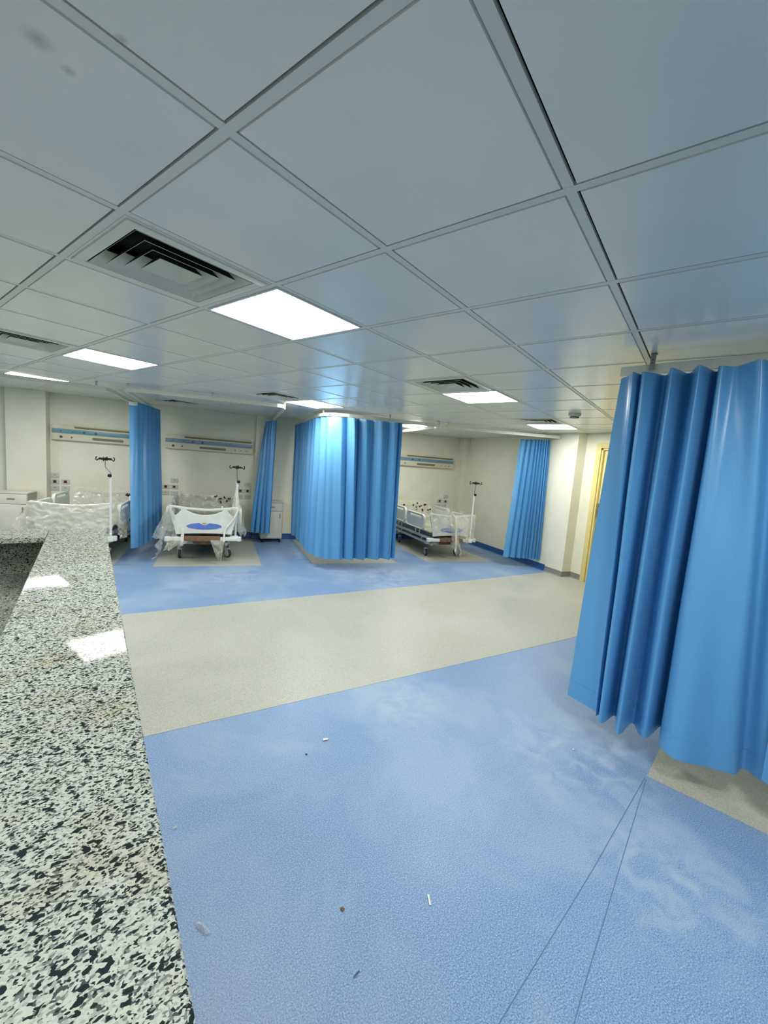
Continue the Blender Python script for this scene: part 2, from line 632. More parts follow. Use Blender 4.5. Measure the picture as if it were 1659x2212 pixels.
# ------------------------------------------------------------------ ceiling: 0.6 m metal tiles, the grid turned to the bays
TH = radians(59.4)
T = 0.6


def G(v, u):
    x, y = -1.5617 + u * T, 0.5568 + v * T
    return Vector((x * cos(TH) + y * sin(TH), -x * sin(TH) + y * cos(TH)))


GANG = math.atan2(G(1, 0).y - G(0, 0).y, G(1, 0).x - G(0, 0).x)      # direction of v


def clip(poly):
    """clip to the room rectangle"""
    for ax, val, sgn in ((0, XL, 1), (0, XR, -1), (1, YF, 1), (1, YB, -1)):
        out = []
        for i in range(len(poly)):
            a, b = poly[i], poly[(i + 1) % len(poly)]
            da, db = (a[ax] - val) * sgn, (b[ax] - val) * sgn
            if da >= 0:
                out.append(a)
            if (da >= 0) != (db >= 0):
                out.append(a + (b - a) * (da / (da - db)))
        poly = out
        if len(poly) < 3:
            return []
    return poly


def in_view(p):
    d = Vector((p[0], p[1], ZC - H))
    z = d.dot(FWD)
    if z < 0.12:
        return False
    x, y = 829.5 + 898.8 * d.dot(RIGHT) / z, 1106 - 898.8 * d.dot(UP) / z
    return -60 < x < 1719 and -60 < y < 1200


ceiling = tag(MB().box(XL, XR, YF, YB, ZC + .12, ZC + .2).build('ceiling', M['plenum'], smooth=0), kind='structure')
LAMPS = [(1, -1), (1, -5), (1, -9), (5, -5), (5, -1), (9, -1), (9, -5), (-3, -1), (1, 3), (-3, 3), (-3, -5), (-3, -9)]
VENTS = [(0, -1), (0, -5), (4, -5), (4, -1), (8, -1), (8, -5), (4, -9)]
LAMPS = [c for c in LAMPS if len(clip([G(c[0], c[1]), G(c[0], c[1] + 1), G(c[0] + 1, c[1] + 1), G(c[0] + 1, c[1])])) == 4
         and XL + .3 < G(c[0] + .5, c[1] + .5).x < XR - .45 and YF + .45 < G(c[0] + .5, c[1] + .5).y < YB - .4]
VENTS = [c for c in VENTS if XL + .5 < G(c[0] + .5, c[1] + .5).x < XR - .45 and YF + .45 < G(c[0] + .5, c[1] + .5).y < YB - .45]

GAP, GAP2 = 0.004, 0.030       # shadow gap on one side of each bar, the bar on the other


def CC(v, u):
    k = (GAP2 - GAP) / 2 / T
    return G(v + .5 + k, u + .5 - k)


tile_me = None
far = MB()
for v in range(-14, 22):
    for u in range(-24, 14):
        if (v, u) in LAMPS or (v, u) in VENTS:
            continue
        g, g2 = GAP / T, GAP2 / T
        q = [G(v + g2, u + g), G(v + g2, u + 1 - g2), G(v + 1 - g, u + 1 - g2), G(v + 1 - g, u + g)]
        area = sum(q[i].x * q[(i + 1) % 4].y - q[(i + 1) % 4].x * q[i].y for i in range(4))
        if area < 0:
            q.reverse()
        pl = clip(q)
        if not pl:
            continue
        if any(in_view(p) for p in pl):
            c = CC(v, u)
            full = len(pl) == 4 and all((a - b).length < 1e-6 for a, b in zip(pl, q))
            if full:
                if tile_me is None:
                    tb = MB()
                    loc = [p - c for p in q]
                    tb.prism(loc, 0, .009, .004)
                    tile_me = tb.mesh('ceiling_tile', M['tile'], smooth=0)
                o = link('ceiling_tile', tile_me, ceiling)
                o.location = (c.x, c.y, ZC + .0005)
            else:
                o = MB().prism(pl, ZC + .0005, ZC + .0095, .004).build('ceiling_tile', M['tile'], ceiling, smooth=0)
        else:
            far.prism(pl, ZC + .0005, ZC + .0095)
tag(far.build('ceiling_tile_field', M['tile'], ceiling, smooth=0), kind='stuff')


def clip_line(a, b):
    t0, t1 = 0.0, 1.0
    d = b - a
    for ax, lo, hi in ((0, XL, XR), (1, YF, YB)):
        if abs(d[ax]) < 1e-9:
            continue
        ta, tb = (lo - a[ax]) / d[ax], (hi - a[ax]) / d[ax]
        if ta > tb:
            ta, tb = tb, ta
        t0, t1 = max(t0, ta), min(t1, tb)
    return (a + d * t0, a + d * t1) if t1 - t0 > 1e-3 else None


def bars(rng, fn, z):
    for k in rng:
        s = clip_line(*fn(k))
        if not s or (s[1] - s[0]).length < .1:
            continue
        a, b = s
        d = (b - a).normalized()
        n_ = Vector((-d.y, d.x)) * .013
        MB().prism([a - n_, b - n_, b + n_, a + n_], z, z + .012).build('grid_bar', M['bar'], ceiling, smooth=0)


bars(range(-12, 20), lambda k: (G(k + .0155 / T, -40), G(k + .0155 / T, 40)), ZC + .0025)
bars(range(-22, 12), lambda k: (G(-40, k - .0155 / T), G(40, k - .0155 / T)), ZC + .0030)

# light panels
lamp_labels = {(-3, -5): 'ceiling light panel beyond the left edge of the picture, level with the counter end',
               (-3, -9): 'ceiling light panel beyond the left edge of the picture, near the left beds',
               (-3, -1): 'ceiling light panel left of the counter, outside the picture',
               (1, 3): 'ceiling light panel above the foreground floor right of camera, outside the picture',
               (-3, 3): 'ceiling light panel behind the camera, outside the picture',
               (1, -1): 'large bright square ceiling light panel nearest the camera, beside the big cream vent',
               (1, -5): 'ceiling light panel at left over the corridor, second from camera on left side',
               (1, -9): 'ceiling light panel over the far left bed, crossed by a curtain track',
               (5, -5): 'ceiling light panel just in front of the closed central curtain',
               (5, -1): 'ceiling light panel in the centre right, below a dark louvred vent',
               (9, -1): 'farthest right ceiling light panel, near the smoke detector and door column',
               (9, -5): 'ceiling light panel over the right bed, half hidden by the central curtain'}
lt = None
for c in LAMPS:
    ctr = CC(*c)
    lab = lamp_labels.get(c, 'square white ceiling light panel behind or beside the camera, out of view')
    if lt is None:
        lt = thing('ceiling_light', lab, 'light', (ctr.x, ctr.y, ZC), GANG, 'square ceiling light panels')
        h0, h1 = .283, .273
        b = MB()
        for s in (-1, 1):
            b.box(-h0, h0, min(s * h0, s * h1), max(s * h0, s * h1), -.004, .03)
            b.box(min(s * h0, s * h1), max(s * h0, s * h1), -h1, h1, -.004, .03)
        b.build('frame', M['lamp_frame'], lt)
        df = MB().box(-h1, h1, -h1, h1, .002, .012).build('diffuser', M['lamp_frame'], lt, smooth=0)
        df.data.materials.append(M['lamp'])
        df.data.polygons[0].material_index = 1
    else:
        copy_tree(lt, lab, (ctr.x, ctr.y, ZC))

# air vents
vent_labels = {(0, -1): 'large cream square louvred air vent beside the nearest ceiling light',
               (0, -5): 'cream louvred air vent at the left edge of the picture',
               (4, -5): 'small far louvred air vent left of the light before the central curtain',
               (4, -1): 'louvred air vent above the centre right ceiling light',
               (8, -5): 'louvred air vent behind the closed central curtain',
               (4, -9): 'dark louvred air vent over the dim middle bed bay',
               (8, -1): 'small far louvred air vent beside the farthest right ceiling light'}
vt = None
for c in VENTS:
    ctr = CC(*c)
    lab = vent_labels.get(c, 'square louvred ceiling air vent beyond the curtains or out of view')
    if vt is None:
        vt = thing('air_vent', lab, 'vent', (ctr.x, ctr.y, ZC), GANG, 'square louvred air vents')
        b = MB()
        o0, o1 = .275, .235
        for s in (-1, 1):
            b.box(-o0, o0, min(s * o0, s * o1), max(s * o0, s * o1), -.006, .004)
            b.box(min(s * o0, s * o1), max(s * o0, s * o1), -o1, o1, -.006, .004)
        b.build('frame', M['vent'], vt, bevel=.002)
        b = MB().box(-.28, .28, -.28, .28, .092, .1)
        for s in (-1, 1):
            b.box(-.24, .24, min(s * .24, s * .235), max(s * .24, s * .235), .004, .092)
            b.box(min(s * .24, s * .235), max(s * .24, s * .235), -.235, .235, .004, .092)
        b.build('duct', M['vent_dark'], vt, smooth=0)
        b = MB()      # ceiling strip around the vent
        for s in (-1, 1):
            b.box(-.284, .284, min(s * .284, s * .262), max(s * .284, s * .262), .001, .008)
            b.box(min(s * .284, s * .262), max(s * .284, s * .262), -.262, .262, .001, .008)
        b.build('surround', M['tile'], vt, smooth=0)
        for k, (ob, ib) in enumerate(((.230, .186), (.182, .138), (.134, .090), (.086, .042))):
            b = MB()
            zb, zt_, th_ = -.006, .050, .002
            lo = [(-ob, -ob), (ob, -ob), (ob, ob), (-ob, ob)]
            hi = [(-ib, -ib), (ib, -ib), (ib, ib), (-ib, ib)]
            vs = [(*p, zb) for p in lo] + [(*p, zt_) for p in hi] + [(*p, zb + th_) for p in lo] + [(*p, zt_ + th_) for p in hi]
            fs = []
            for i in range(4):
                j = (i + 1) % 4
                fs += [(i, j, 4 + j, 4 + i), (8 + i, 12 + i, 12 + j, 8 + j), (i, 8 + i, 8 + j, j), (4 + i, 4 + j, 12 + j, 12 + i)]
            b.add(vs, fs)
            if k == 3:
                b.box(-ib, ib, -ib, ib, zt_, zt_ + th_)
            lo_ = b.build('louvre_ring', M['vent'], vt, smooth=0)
            lo_.data.materials.append(M['vent_dark'])       # upper faces coloured black to paint in the shade between the rings
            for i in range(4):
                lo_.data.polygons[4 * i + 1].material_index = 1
    else:
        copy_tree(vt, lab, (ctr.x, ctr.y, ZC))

# smoke detector
sd = thing('smoke_detector', 'round white smoke detector on the ceiling near the door', 'detector', (3.671, 3.65, ZC))
MB().lathe([(.028, -.058), (.040, -.050), (.046, -.034), (.062, -.030), (.066, -.012), (.066, 0)], 24).build('housing', M['detector'], sd)
MB().lathe([(.047, -.050), (.0475, -.037)], 24, cap=False).build('grille', M['detector_dark'], sd)
sp2 = thing('ceiling_sensor', 'small dark ceiling sensor beside the near curtain edge', 'sensor', (*G(8.1, 1.12), ZC))
MB().lathe([(.012, -.045), (.026, -.040), (.030, -.01), (.042, -.006), (.042, 0)], 16).build('housing', M['detector_dark'], sp2)

# ------------------------------------------------------------------ reception counter in granite
CP = Vector((-0.707, 3.303))
CA = math.atan2(.2342, .9722)
ct = thing('reception_counter', 'long speckled granite reception counter in the left foreground', 'counter', (CP.x, CP.y, 0), CA)
MB().box(-.298, 0, -4.4, 0, .968, 1.0).build('worktop', M['granite'], ct, bevel=.003, seg=1)
MB().box(-2.7, -.300, -.288, 0, .968, 1.0).build('worktop', M['granite'], ct, bevel=.003, seg=1)
MB().box(-.075, -.03, -4.35, -.03, 0, .968).build('front_panel', M['granite'], ct, smooth=0)
MB().box(-2.68, -.075, -.065, -.03, 0, .968).build('side_panel', M['granite'], ct, smooth=0)
MB().box(-.74, -.075, -4.35, -.76, .71, .74).build('desk_top', M['granite'], ct, bevel=.004)
MB().box(-2.68, -.075, -.758, -.065, .71, .74).build('desk_top', M['granite'], ct, bevel=.004)
MB().box(-.70, -.68, -4.3, -.80, 0, .71).build('desk_panel', M['cabinet'], ct, smooth=0)
MB().box(-2.66, -2.63, -.75, -.065, 0, .71).build('desk_panel', M['cabinet'], ct, smooth=0)


# ------------------------------------------------------------------ curtains and tracks
def curtain(name, label, top, bot, zt, zb, per=10, nz=40, folds=0, at_=.0, ab=.0, seed=0, sag=.012, amp=None, header=False, hem=True, warp=1.0, irr=2.0):
    """surface hung between a plan curve at the track and one at the hem; loc at its top start"""
    th = thing(name, label, 'curtain', (bot[0][0], bot[0][1], 0), 0, 'blue privacy curtains')
    A, B = catmull([(*p, 0) for p in top], per), catmull([(*p, 0) for p in bot], per)
    # resample evenly when folds are generated
    if folds:
        def even(P, n):
            L = [0]
            for a, b in zip(P, P[1:]):
                L.append(L[-1] + (b - a).length)
            out, j = [], 0
            for i in range(n):
                s = L[-1] * i / (n - 1)
                while j < len(L) - 2 and L[j + 1] < s:
                    j += 1
                t = (s - L[j]) / max(L[j + 1] - L[j], 1e-9)
                out.append(P[j].lerp(P[j + 1], min(max(t, 0), 1)))
            return out
        n = folds * 14 + 1
        A, B = even(A, n), even(B, n)
    n = len(A)
    rnd = random.Random(seed)
    o1, o2 = rnd.uniform(0, 50), rnd.uniform(0, 50)

    def F(s, t):
        s = s ** warp
        ph = 2 * pi * folds * s + irr * noise.noise((s * folds * .45 + o1, 0, 0)) + .25 * noise.noise((s * 4, t * 2, o2))
        k = 1 + .55 * noise.noise((s * folds * .7, o2, t * .6))
        return k * (sin(ph) + .22 * sin(2 * ph + 1 + o1)), .45 * k * sin(2 * ph)
    rows = []
    ox, oy = bot[0]
    for j in range(nz + 1):
        t = j / nz
        te = t ** 0.85
        z = zt + (zb - zt) * t
        base = [A[i].lerp(B[i], te) for i in range(n)]
        row = []
        for i in range(n):
            p = base[i].copy()
            zz = z
            if folds:
                tan = (base[min(i + 1, n - 1)] - base[max(i - 1, 0)]).normalized()
                nn = Vector((tan.y, -tan.x, 0))
                a = at_ + (ab - at_) * te
                s = i / (n - 1)
                if amp:
                    a *= amp(s)
                d, sl = F(s, t)
                p = p + nn * (d * a) + tan * (sl * a * .5)
                if sag:
                    zz += -sag * max(0, 1 - t * 8) * (0.5 - .5 * cos(2 * pi * folds * s * 1.0 + 1.0))
            p = p + Vector((noise.noise((p.x * 6, p.y * 6, z * 1.5 + seed)), noise.noise((p.y * 6, z * 1.5, p.x * 6 + seed)), 0)) * .004
            row.append((p.x - ox, p.y - oy, zz))
        rows.append(row)
    MB().grid(rows).build('fabric', M['curtain'], th, smooth=80)
    if hem:      # stitched hem line, a narrow doubled band
        j = int(nz * (1 - .11 / (zt - zb)))
        rr = []
        for dz in (0, .006):
            rr.append([(x, y, z + dz) for x, y, z in rows[j]])
        hb = MB()
        for side in (-1, 1):
            rws = []
            for dz in (-.002, .002):
                rws.append([(rows[j][i][0] + side * .0012, rows[j][i][1] - side * .0012, rows[j][i][2] + dz) for i in range(n)])
            hb.grid(rws)
        hb.build('hem_stitch', M['curtain'], th)
    if header:
        k = max(2, int(n * header))
        MB().grid([[(x - .004, y - .006, z) for x, y, z in rows[j][:k]] for j in (0, 1)]).build('header_tape', M['tape'], th)
    return th


def track(label, pts, z=2.235, brackets=(), hang=.045, w=.022, bm='track'):
    o = thing('curtain_track', label, 'curtain track', (pts[0][0], pts[0][1], 0), 0, 'white ceiling curtain tracks')
    P = [Vector((p[0] - pts[0][0], p[1] - pts[0][1], 0)) for p in pts]
    b = MB()
    rows = []
    for i, p in enumerate(P):
        a = P[max(i - 1, 0)]
        c = P[min(i + 1, len(P) - 1)]
        t1 = (p - a).normalized() if i else (c - p).normalized()
        t2 = (c - p).normalized() if i < len(P) - 1 else t1
        tt = (t1 + t2).normalized()
        nn = Vector((-tt.y, tt.x, 0)) * (w / 2 / max(tt.dot(t1), .5))
        rows.append([(*(p - nn).xy, z - hang / 2), (*(p + nn).xy, z - hang / 2), (*(p + nn).xy, z + hang / 2), (*(p - nn).xy, z + hang / 2)])
    for i in range(len(rows) - 1):
        vs = rows[i] + rows[i + 1]
        b.add(vs, [(k, (k + 1) % 4, 4 + (k + 1) % 4, 4 + k) for k in range(4)] + ([(3, 2, 1, 0)] if i == 0 else []) + ([(4, 5, 6, 7)] if i == len(rows) - 2 else []))
    b.build('rail', M['track'], o, smooth=30)
    for (bx, by, ang) in brackets:
        mm = Matrix.Translation((bx - pts[0][0], by - pts[0][1], 0)) @ Matrix.Rotation(ang, 4, 'Z')
        q = MB().box(-.013, .013, -.016, -.012, z - .01, ZC - .001, mm).box(-.013, .013, -.016, .022, ZC - .004, ZC - .001, mm)
        br = q.build('bracket', M[bm], o, smooth=0)
        for dz in (.030, .046):
            MB().box(-.003, .003, -.0175, -.0155, z + dz - .003, z + dz + .003, mm).build('screw', M['screw'], br, smooth=0)
    return o


# near curtain, plan points measured fold by fold
ntop = [(2.199, 1.866), (2.173, 1.791), (2.118, 1.726), (2.166, 1.722), (2.145, 1.690), (2.214, 1.671), (2.24, 1.640), (2.18, 1.557), (2.201, 1.545),
        (2.302, 1.555), (2.227, 1.454), (2.240, 1.436), (2.336, 1.437), (2.299, 1.393), (2.359, 1.360), (2.344, 1.305), (2.31, 1.228), (2.37, 1.202), (2.352, 1.130)]
nbot = [(2.181, 1.935), (2.206, 1.736), (2.168, 1.698), (2.195, 1.692), (2.137, 1.649), (2.159, 1.629), (2.23, 1.640), (2.149, 1.543), (2.178, 1.527),
        (2.287, 1.563), (2.268, 1.489), (2.289, 1.455), (2.409, 1.480), (2.298, 1.392), (2.268, 1.277), (2.379, 1.19), (2.457, 1.117), (2.518, 1.113), (2.545, 1.034)]
for k_, dd in ((3, .035), (6, .065), (9, .045), (12, .07), (17, .04)):
    ntop[k_] = (ntop[k_][0] + .91 * dd, ntop[k_][1] + .41 * dd)
    nbot[k_] = (nbot[k_][0] + .91 * dd, nbot[k_][1] + .41 * dd)
rt = random.Random(4)
for k in range(1, 15):
    d = (.05 if k % 2 else -.05) * rt.uniform(.6, 1.2)
    ntop.append((2.352 + .026 * k * 1.3 + d * .6, 1.130 - .062 * k * 1.3))
    nbot.append((2.545 + .026 * k * 1.3 + d, 1.034 - .062 * k * 1.3))
curtain('privacy_curtain', 'large blue privacy curtain hanging in the right foreground', ntop, nbot, 2.188, .16, per=7, nz=36)
curtain('privacy_curtain', 'edge of a second blue curtain at the right border of the picture',
        [(2.40, 1.02), (2.46, .86), (2.56, .68), (2.66, .46), (2.76, .26)], [(2.465, 1.012), (2.455, .93), (2.56, .80), (2.63, .58), (2.75, .32)], 2.188, .21, per=10, nz=30)
track('white curtain track above the large right foreground curtain',
      [(2.19, 1.865), (2.236, 1.76), (2.45, 1.28), (2.80, .50), (3.2, -.40)], 2.222, [(2.246, 1.712, radians(-66)), (2.62, .90, radians(-66)), (3.0, 0.05, radians(-66))], hang=.052, bm='bracket')

# bay curtains
curtain('privacy_curtain', 'blue curtain drawn back between the left bed and the middle bed',
        [(-1.215, 7.0), (-1.11, 7.02), (-1.07, 7.15), (-1.03, 7.4), (-.99, 7.65), (-.95, 7.92)],
        [(-1.105, 6.53), (-.995, 6.62), (-1.01, 6.75), (-.96, 6.95), (-.93, 7.2), (-.885, 7.6)], 2.2, .16, folds=6, at_=.024, ab=.045, seed=3, header=.14,
        amp=lambda s: min(1, .12 + s * 2.4))
curtain('privacy_curtain', 'narrow blue curtain bunched beside the bedside cabinet at the middle bay',
        [(.80, 8.0), (.83, 7.85), (.87, 7.7), (.90, 7.6)], [(.56, 7.70), (.66, 7.66), (.76, 7.62), (.87, 7.56)], 2.2, .20, folds=4, at_=.028, ab=.05, seed=8)
curtain('privacy_curtain', 'big blue curtain drawn closed around the central bay',
        [(1.36, 8.09), (1.365, 7.4), (1.37, 6.7), (1.38, 6.2), (1.44, 5.93), (1.62, 5.80), (1.95, 5.76), (2.22, 5.70), (2.46, 5.64)],
        [(1.375, 7.88), (1.365, 7.25), (1.35, 6.5), (1.365, 6.05), (1.45, 5.80), (1.70, 5.735), (2.02, 5.73), (2.30, 5.73), (2.545, 5.725)],
        2.205, .16, folds=17, at_=.048, ab=.066, seed=21, amp=lambda s: .35 + .65 * min(1, abs(s - .66) / .14) if s < .66 else (.2 + 1.1 * min(1, max(0, s - .71) / .06)))
curtain('privacy_curtain', 'pleated blue curtain gathered against the right wall',
        [(4.80, 5.90), (4.93, 5.76), (5.02, 5.66), (5.12, 5.55)], [(4.60, 5.78), (4.82, 5.70), (5.02, 5.62), (5.17, 5.56)], 2.2, .16, folds=8, at_=.036, ab=.044, seed=17, warp=1.6, irr=4.5,
        amp=lambda s: .8 + .4 * s)

track('white curtain track across the middle bed bay with bunched curtains', [(-1.07, 7.98), (-1.08, 6.10), (-1.07, 5.98), (-.98, 5.90), (-.3, 5.80), (.68, 5.68), (.76, 5.72), (.80, 5.85), (.90, 7.98)],
      2.236, [(-1.04, 5.92, 0), (-.1, 5.77, 0), (.78, 5.72, 0)])
track('white curtain track around the closed central curtain',
      [(1.36, 8.1), (1.36, 6.20), (1.39, 6.02), (1.50, 5.88), (1.70, 5.81), (2.6, 5.74), (3.05, 5.74), (3.14, 5.82), (3.17, 5.98), (3.18, 8.0)], 2.232, [(1.37, 6.05, 0.6), (2.3, 5.76, 0), (3.12, 5.78, 0)])
track('white curtain track across the right bed bay to the wall', [(3.26, 5.80), (3.75, 5.78), (4.5, 5.58), (5.17, 5.40)], 2.242, [(3.3, 5.80, 0), (4.4, 5.61, -.2)])
track('white curtain track across the far left bed bay', [(-3.0, 6.05), (-2.24, 6.02), (-1.895, 6.10), (-1.45, 6.08), (-1.32, 6.16), (-1.28, 6.4), (-1.28, 7.98)], 2.236, [(-1.40, 6.1, 0)])

# ------------------------------------------------------------------ bed head panels
bh = thing('bed_head_panel', 'cream bed head panel with blue strip above the left bed', 'wall panel', (-1.758, 8.25, 1.577), 0, 'bed head service panels')
W2 = .732
body = MB()
vs, fs = panel(rrect(-W2, W2, 0, .238, .028), [], .07, .008)
body.add(vs, fs)
o = body.build('housing', M['panel_cream'], bh)
o.location = (0, -.035, 0)
MB().box(-W2 + .012, W2 - .012, -.0735, -.069, .108, .178).build('blue_strip', M['panel_blue'], bh, bevel=.0015)
MB().box(-.42, W2 - .03, -.0735, -.069, .198, .228).build('light_slot', M['panel_slot'], bh, bevel=.001)
vs, fs = panel(rrect(-.18, .26, .032, .072, .018), [], .006, .001)
o = MB().add(vs, fs).build('handle_recess', M['panel_slot'], bh)
o.location = (0, -.071, 0)
for x, r in ((-.60, .008), (-.44, .009), (-.29, .017), (-.13, .018)):
    mm = Matrix.Translation((x, -.073, .142)) @ Matrix.Rotation(pi / 2, 4, 'X')
    MB().lathe([(r, 0), (r, .004), (r * .6, .006)], 14, mm).build('gas_outlet', M['panel_mark'], bh)
for x, r in ((-.60, .020), (-.46, .014), (.42, .010), (.52, .010), (.62, .010)):
    mm = Matrix.Translation((x, -.070, .052)) @ Matrix.Rotation(pi / 2, 4, 'X')
    MB().lathe([(r, 0), (r * .9, .012), (r * .5, .016)], 14, mm).build('knob', M['panel_mark'] if r > .015 else M['panel_slot'], bh)
copy_tree(bh, 'cream bed head panel with blue strip above the middle bed', (-.152, 8.25, 1.577))
copy_tree(bh, 'cream bed head panel with blue strip above the right bed', (4.155, 8.25, 1.60))

# ------------------------------------------------------------------ socket plates
_pl = {}


def socket(x, z, kind, label, y=8.25):
    if kind not in _pl:
        o = thing('wall_socket', label, 'socket', (x, y, z), 0, 'white wall socket plates')
        vs, fs = panel(rrect(-.056, .056, -.038, .038, .008), [], .012, .003)
        p = MB().add(vs, fs).build('faceplate', M['plate'], o)
        p.location = (0, -.006, 0)
        if kind == 'red':
            MB().box(-.022, .022, -.016, -.010, -.020, .022).build('red_insert', M['socket_red'], o, bevel=.002)
        elif kind == 'dot':
            mm = Matrix.Translation((0, -.011, 0)) @ Matrix.Rotation(pi / 2, 4, 'X')
            MB().lathe([(.007, 0), (.007, .003)], 12, mm).build('button', M['panel_mark'], o)
        else:
            mm = Matrix.Translation((.004, -.010, 0)) @ Matrix.Rotation(pi / 2, 4, 'X')
            MB().lathe([(.021, 0), (.021, .004), (.017, .0045), (.016, .001)], 18, mm).build('socket_well', M['socket_face'], o)
            MB().add(*panel(ellipse(.004, .003, .014, .010, 12, .2, pi - .2) + ellipse(.004, .003, .010, .006, 12, pi - .2, .2), [], .004, .0005)).build('pin_slot', M['panel_mark'], o).location = (0, -.0135, 0)
        _pl[kind] = o
    else:
        copy_tree(_pl[kind], label, (x, y, z))


socket(-2.465, 1.003, 'round', 'white round socket plate, topmost on the wall left of the left bed')
socket(-2.465, .900, 'red', 'dark red switch plate next to pillar, left one above the left bed')
socket(-2.465, .797, 'round', 'white round socket plate, lowest next to pillar by the left bed')
socket(-2.322, .903, 'red', 'dark red switch plate, right one above the left bed')
socket(-2.322, .800, 'dot', 'white plate with a single dot beside the left bed')
socket(-.728, 1.018, 'round', 'white round socket plate, topmost left of the middle bed')
socket(-.728, .905, 'red', 'dark red switch plate left of the middle bed, right of two')
socket(-.863, .902, 'red', 'dark red switch plate left of the middle bed, next to the curtain')
socket(-.728, .792, 'round', 'white round socket plate, lowest left of the middle bed')
socket(-.863, .795, 'dot', 'white plate with a dot left of the middle bed by the curtain')
socket(.516, 1.003, 'round', 'white round socket plate, topmost right of the middle bed')
socket(.516, .890, 'red', 'dark red switch plate right of the middle bed, next to narrow curtain')
socket(.385, .887, 'red', 'dark red switch plate right of the middle bed, behind the wrapped pole')
socket(.520, .778, 'round', 'white round socket plate, lowest right of the middle bed')
socket(.385, .778, 'dot', 'white plate with a dot right of the middle bed behind the pole')
socket(4.804, .975, 'round', 'white round socket plate, topmost above the right bed')
socket(4.800, .862, 'red', 'dark red switch plate, right one above the right bed')
socket(4.650, .865, 'red', 'dark red switch plate, left one above the right bed')
socket(4.780, .755, 'round', 'white round socket plate, lowest right above the right bed')
socket(4.640, .755, 'dot', 'white plate with a dot, lowest left above the right bed')

# ------------------------------------------------------------------ bedside cabinets
cb = thing('bedside_cabinet', 'white bedside cabinet with drawer left of the left bed', 'cabinet', (-2.83, 7.70, 0), 0, 'bedside cabinets')
MB().box(-.19, .19, .0, .33, .07, .735).build('body', M['cabinet'], cb, bevel=.003)
MB().box(-.20, .20, -.012, .34, .737, .757).build('top', M['cabinet'], cb, bevel=.004)
d_ = MB().box(-.185, .185, -.018, -.001, .585, .725).build('drawer', M['cabinet'], cb, bevel=.003)
MB().box(-.045, .045, -.030, -.018, .655, .667).build('handle', M['panel_slot'], d_, bevel=.002)
d_ = MB().box(-.185, .185, -.018, -.001, .085, .578).build('door', M['cabinet'], cb, bevel=.003)
MB().box(.13, .142, -.030, -.018, .46, .54).build('handle', M['panel_slot'], d_, bevel=.002)
MB().box(.1905, .193, .0, .33, .07, .735).build('side_panel', M['cabinet_side'], cb, smooth=0)
for sx in (-1, 1):
    for y_ in (.04, .29):
        MB().lathe([(.02, .0), (.02, .05), (.012, .052), (.012, .07)], 12, Matrix.Translation((sx * .15, y_, 0))).build('castor', M['black'], cb)
copy_tree(cb, 'white bedside cabinet half behind the narrow bunched curtain', (.93, 7.76, 0))

# ------------------------------------------------------------------ hospital beds  (local: foot end at y=0, head at +y)
LB = 1.80


def board_outline():
    o = []
    top = catmull([(-.455, .775), (-.440, .802), (-.40, .806), (-.2, .782), (0, .772), (.2, .782), (.40, .806), (.440, .802), (.455, .775)], 5)
    o = [(p.x, p.y) for p in [Vector((q[0], q[1])) for q in top]][::-1]
    left = catmull([(-.455, .775), (-.43, .66), (-.385, .50), (-.365, .40)], 5)
    right = catmull([(.365, .40), (.385, .50), (.43, .66), (.455, .775)], 5)
    bottom = catmull([(-.365, .40), (-.2, .412), (0, .416), (.2, .412), (.365, .40)], 4)
    return o[:-1] + [(p[0], p[1]) for p in left[:-1]] + [(p[0], p[1]) for p in bottom[:-1]] + [(p[0], p[1]) for p in right[:-1]]


def v2(pts):
    return [Vector((p[0], p[1], 0)) for p in pts]


def loop(pts, per=4):
    P = v2(pts)
    n = len(P)
    out = []
    for i in range(n):
        a, b, c, d = P[i - 1], P[i], P[(i + 1) % n], P[(i + 2) % n]
        for k in range(per):
            t = k / per
            q = 0.5 * ((2 * b) + (c - a) * t + (2 * a - 5 * b + 4 * c - d) * t * t + (3 * b - a - 3 * c + d) * t ** 3)
            out.append((q.x, q.y))
    return out


_c = catmull
catmull = lambda pts, per=8: _c([(p[0], p[1], p[2] if len(p) > 2 else 0) for p in pts], per)
OUT = board_outline()
hole_mid = [(p.x, p.y) for p in catmull([(-.235, .752), (-.1, .742), (0, .739), (.1, .742), (.235, .752)], 5)] + \
           [(p.x, p.y) for p in catmull([(.225, .738), (.12, .695), (0, .680), (-.12, .695), (-.225, .738)], 5)]
hole_l = loop([(-.415, .770), (-.33, .762), (-.305, .745), (-.34, .70), (-.375, .672), (-.392, .690)])
hole_r = [(-x, z) for x, z in hole_l][::-1]
board_vs, board_fs = panel(OUT, [hole_mid, hole_l, hole_r], .034, .008)
board_me = MB().add(board_vs, board_fs).mesh('end_board', M['plastic'], smooth=50)

ov = [(-.225, .520)] + [(x, z) for x, z in ellipse(0, .522, .228, .046, 40, pi + .05, 2 * pi - .05)] + [(.225, .526)] + \
     [(x, z) for x, z in ellipse(0, .522, .228, .046, 16, .12, 1.28)] + [(.045, .556), (.018, .538), (-.018, .538), (-.045, .556)] + \
     [(x, z) for x, z in ellipse(0, .522, .228, .046, 16, pi - 1.28, pi - .12)]
oval = MB().add(*panel(ov[1:], [], .006, .001)).mesh('blue_inlay', M['inlay'])
badge = MB().add(*panel(ellipse(0, .562, .030, .013, 18), [], .006, .001)).mesh('badge', M['badge'])


def rail_panel(y0, y1, zlo, zhi):
    """side rail: rounded plastic plate with a grip slot, in the y/z plane"""
    w = y1 - y0
    outer = rrect(0, w, zlo, zhi, .075, 6)
    slot = rrect(w * .16, w * .84, zhi - .075, zhi - .038, .016, 4)
    vs, fs = panel(outer, [slot], .030, .007)
    return [(-y_, y0 + x, z) for x, y_, z in vs], fs


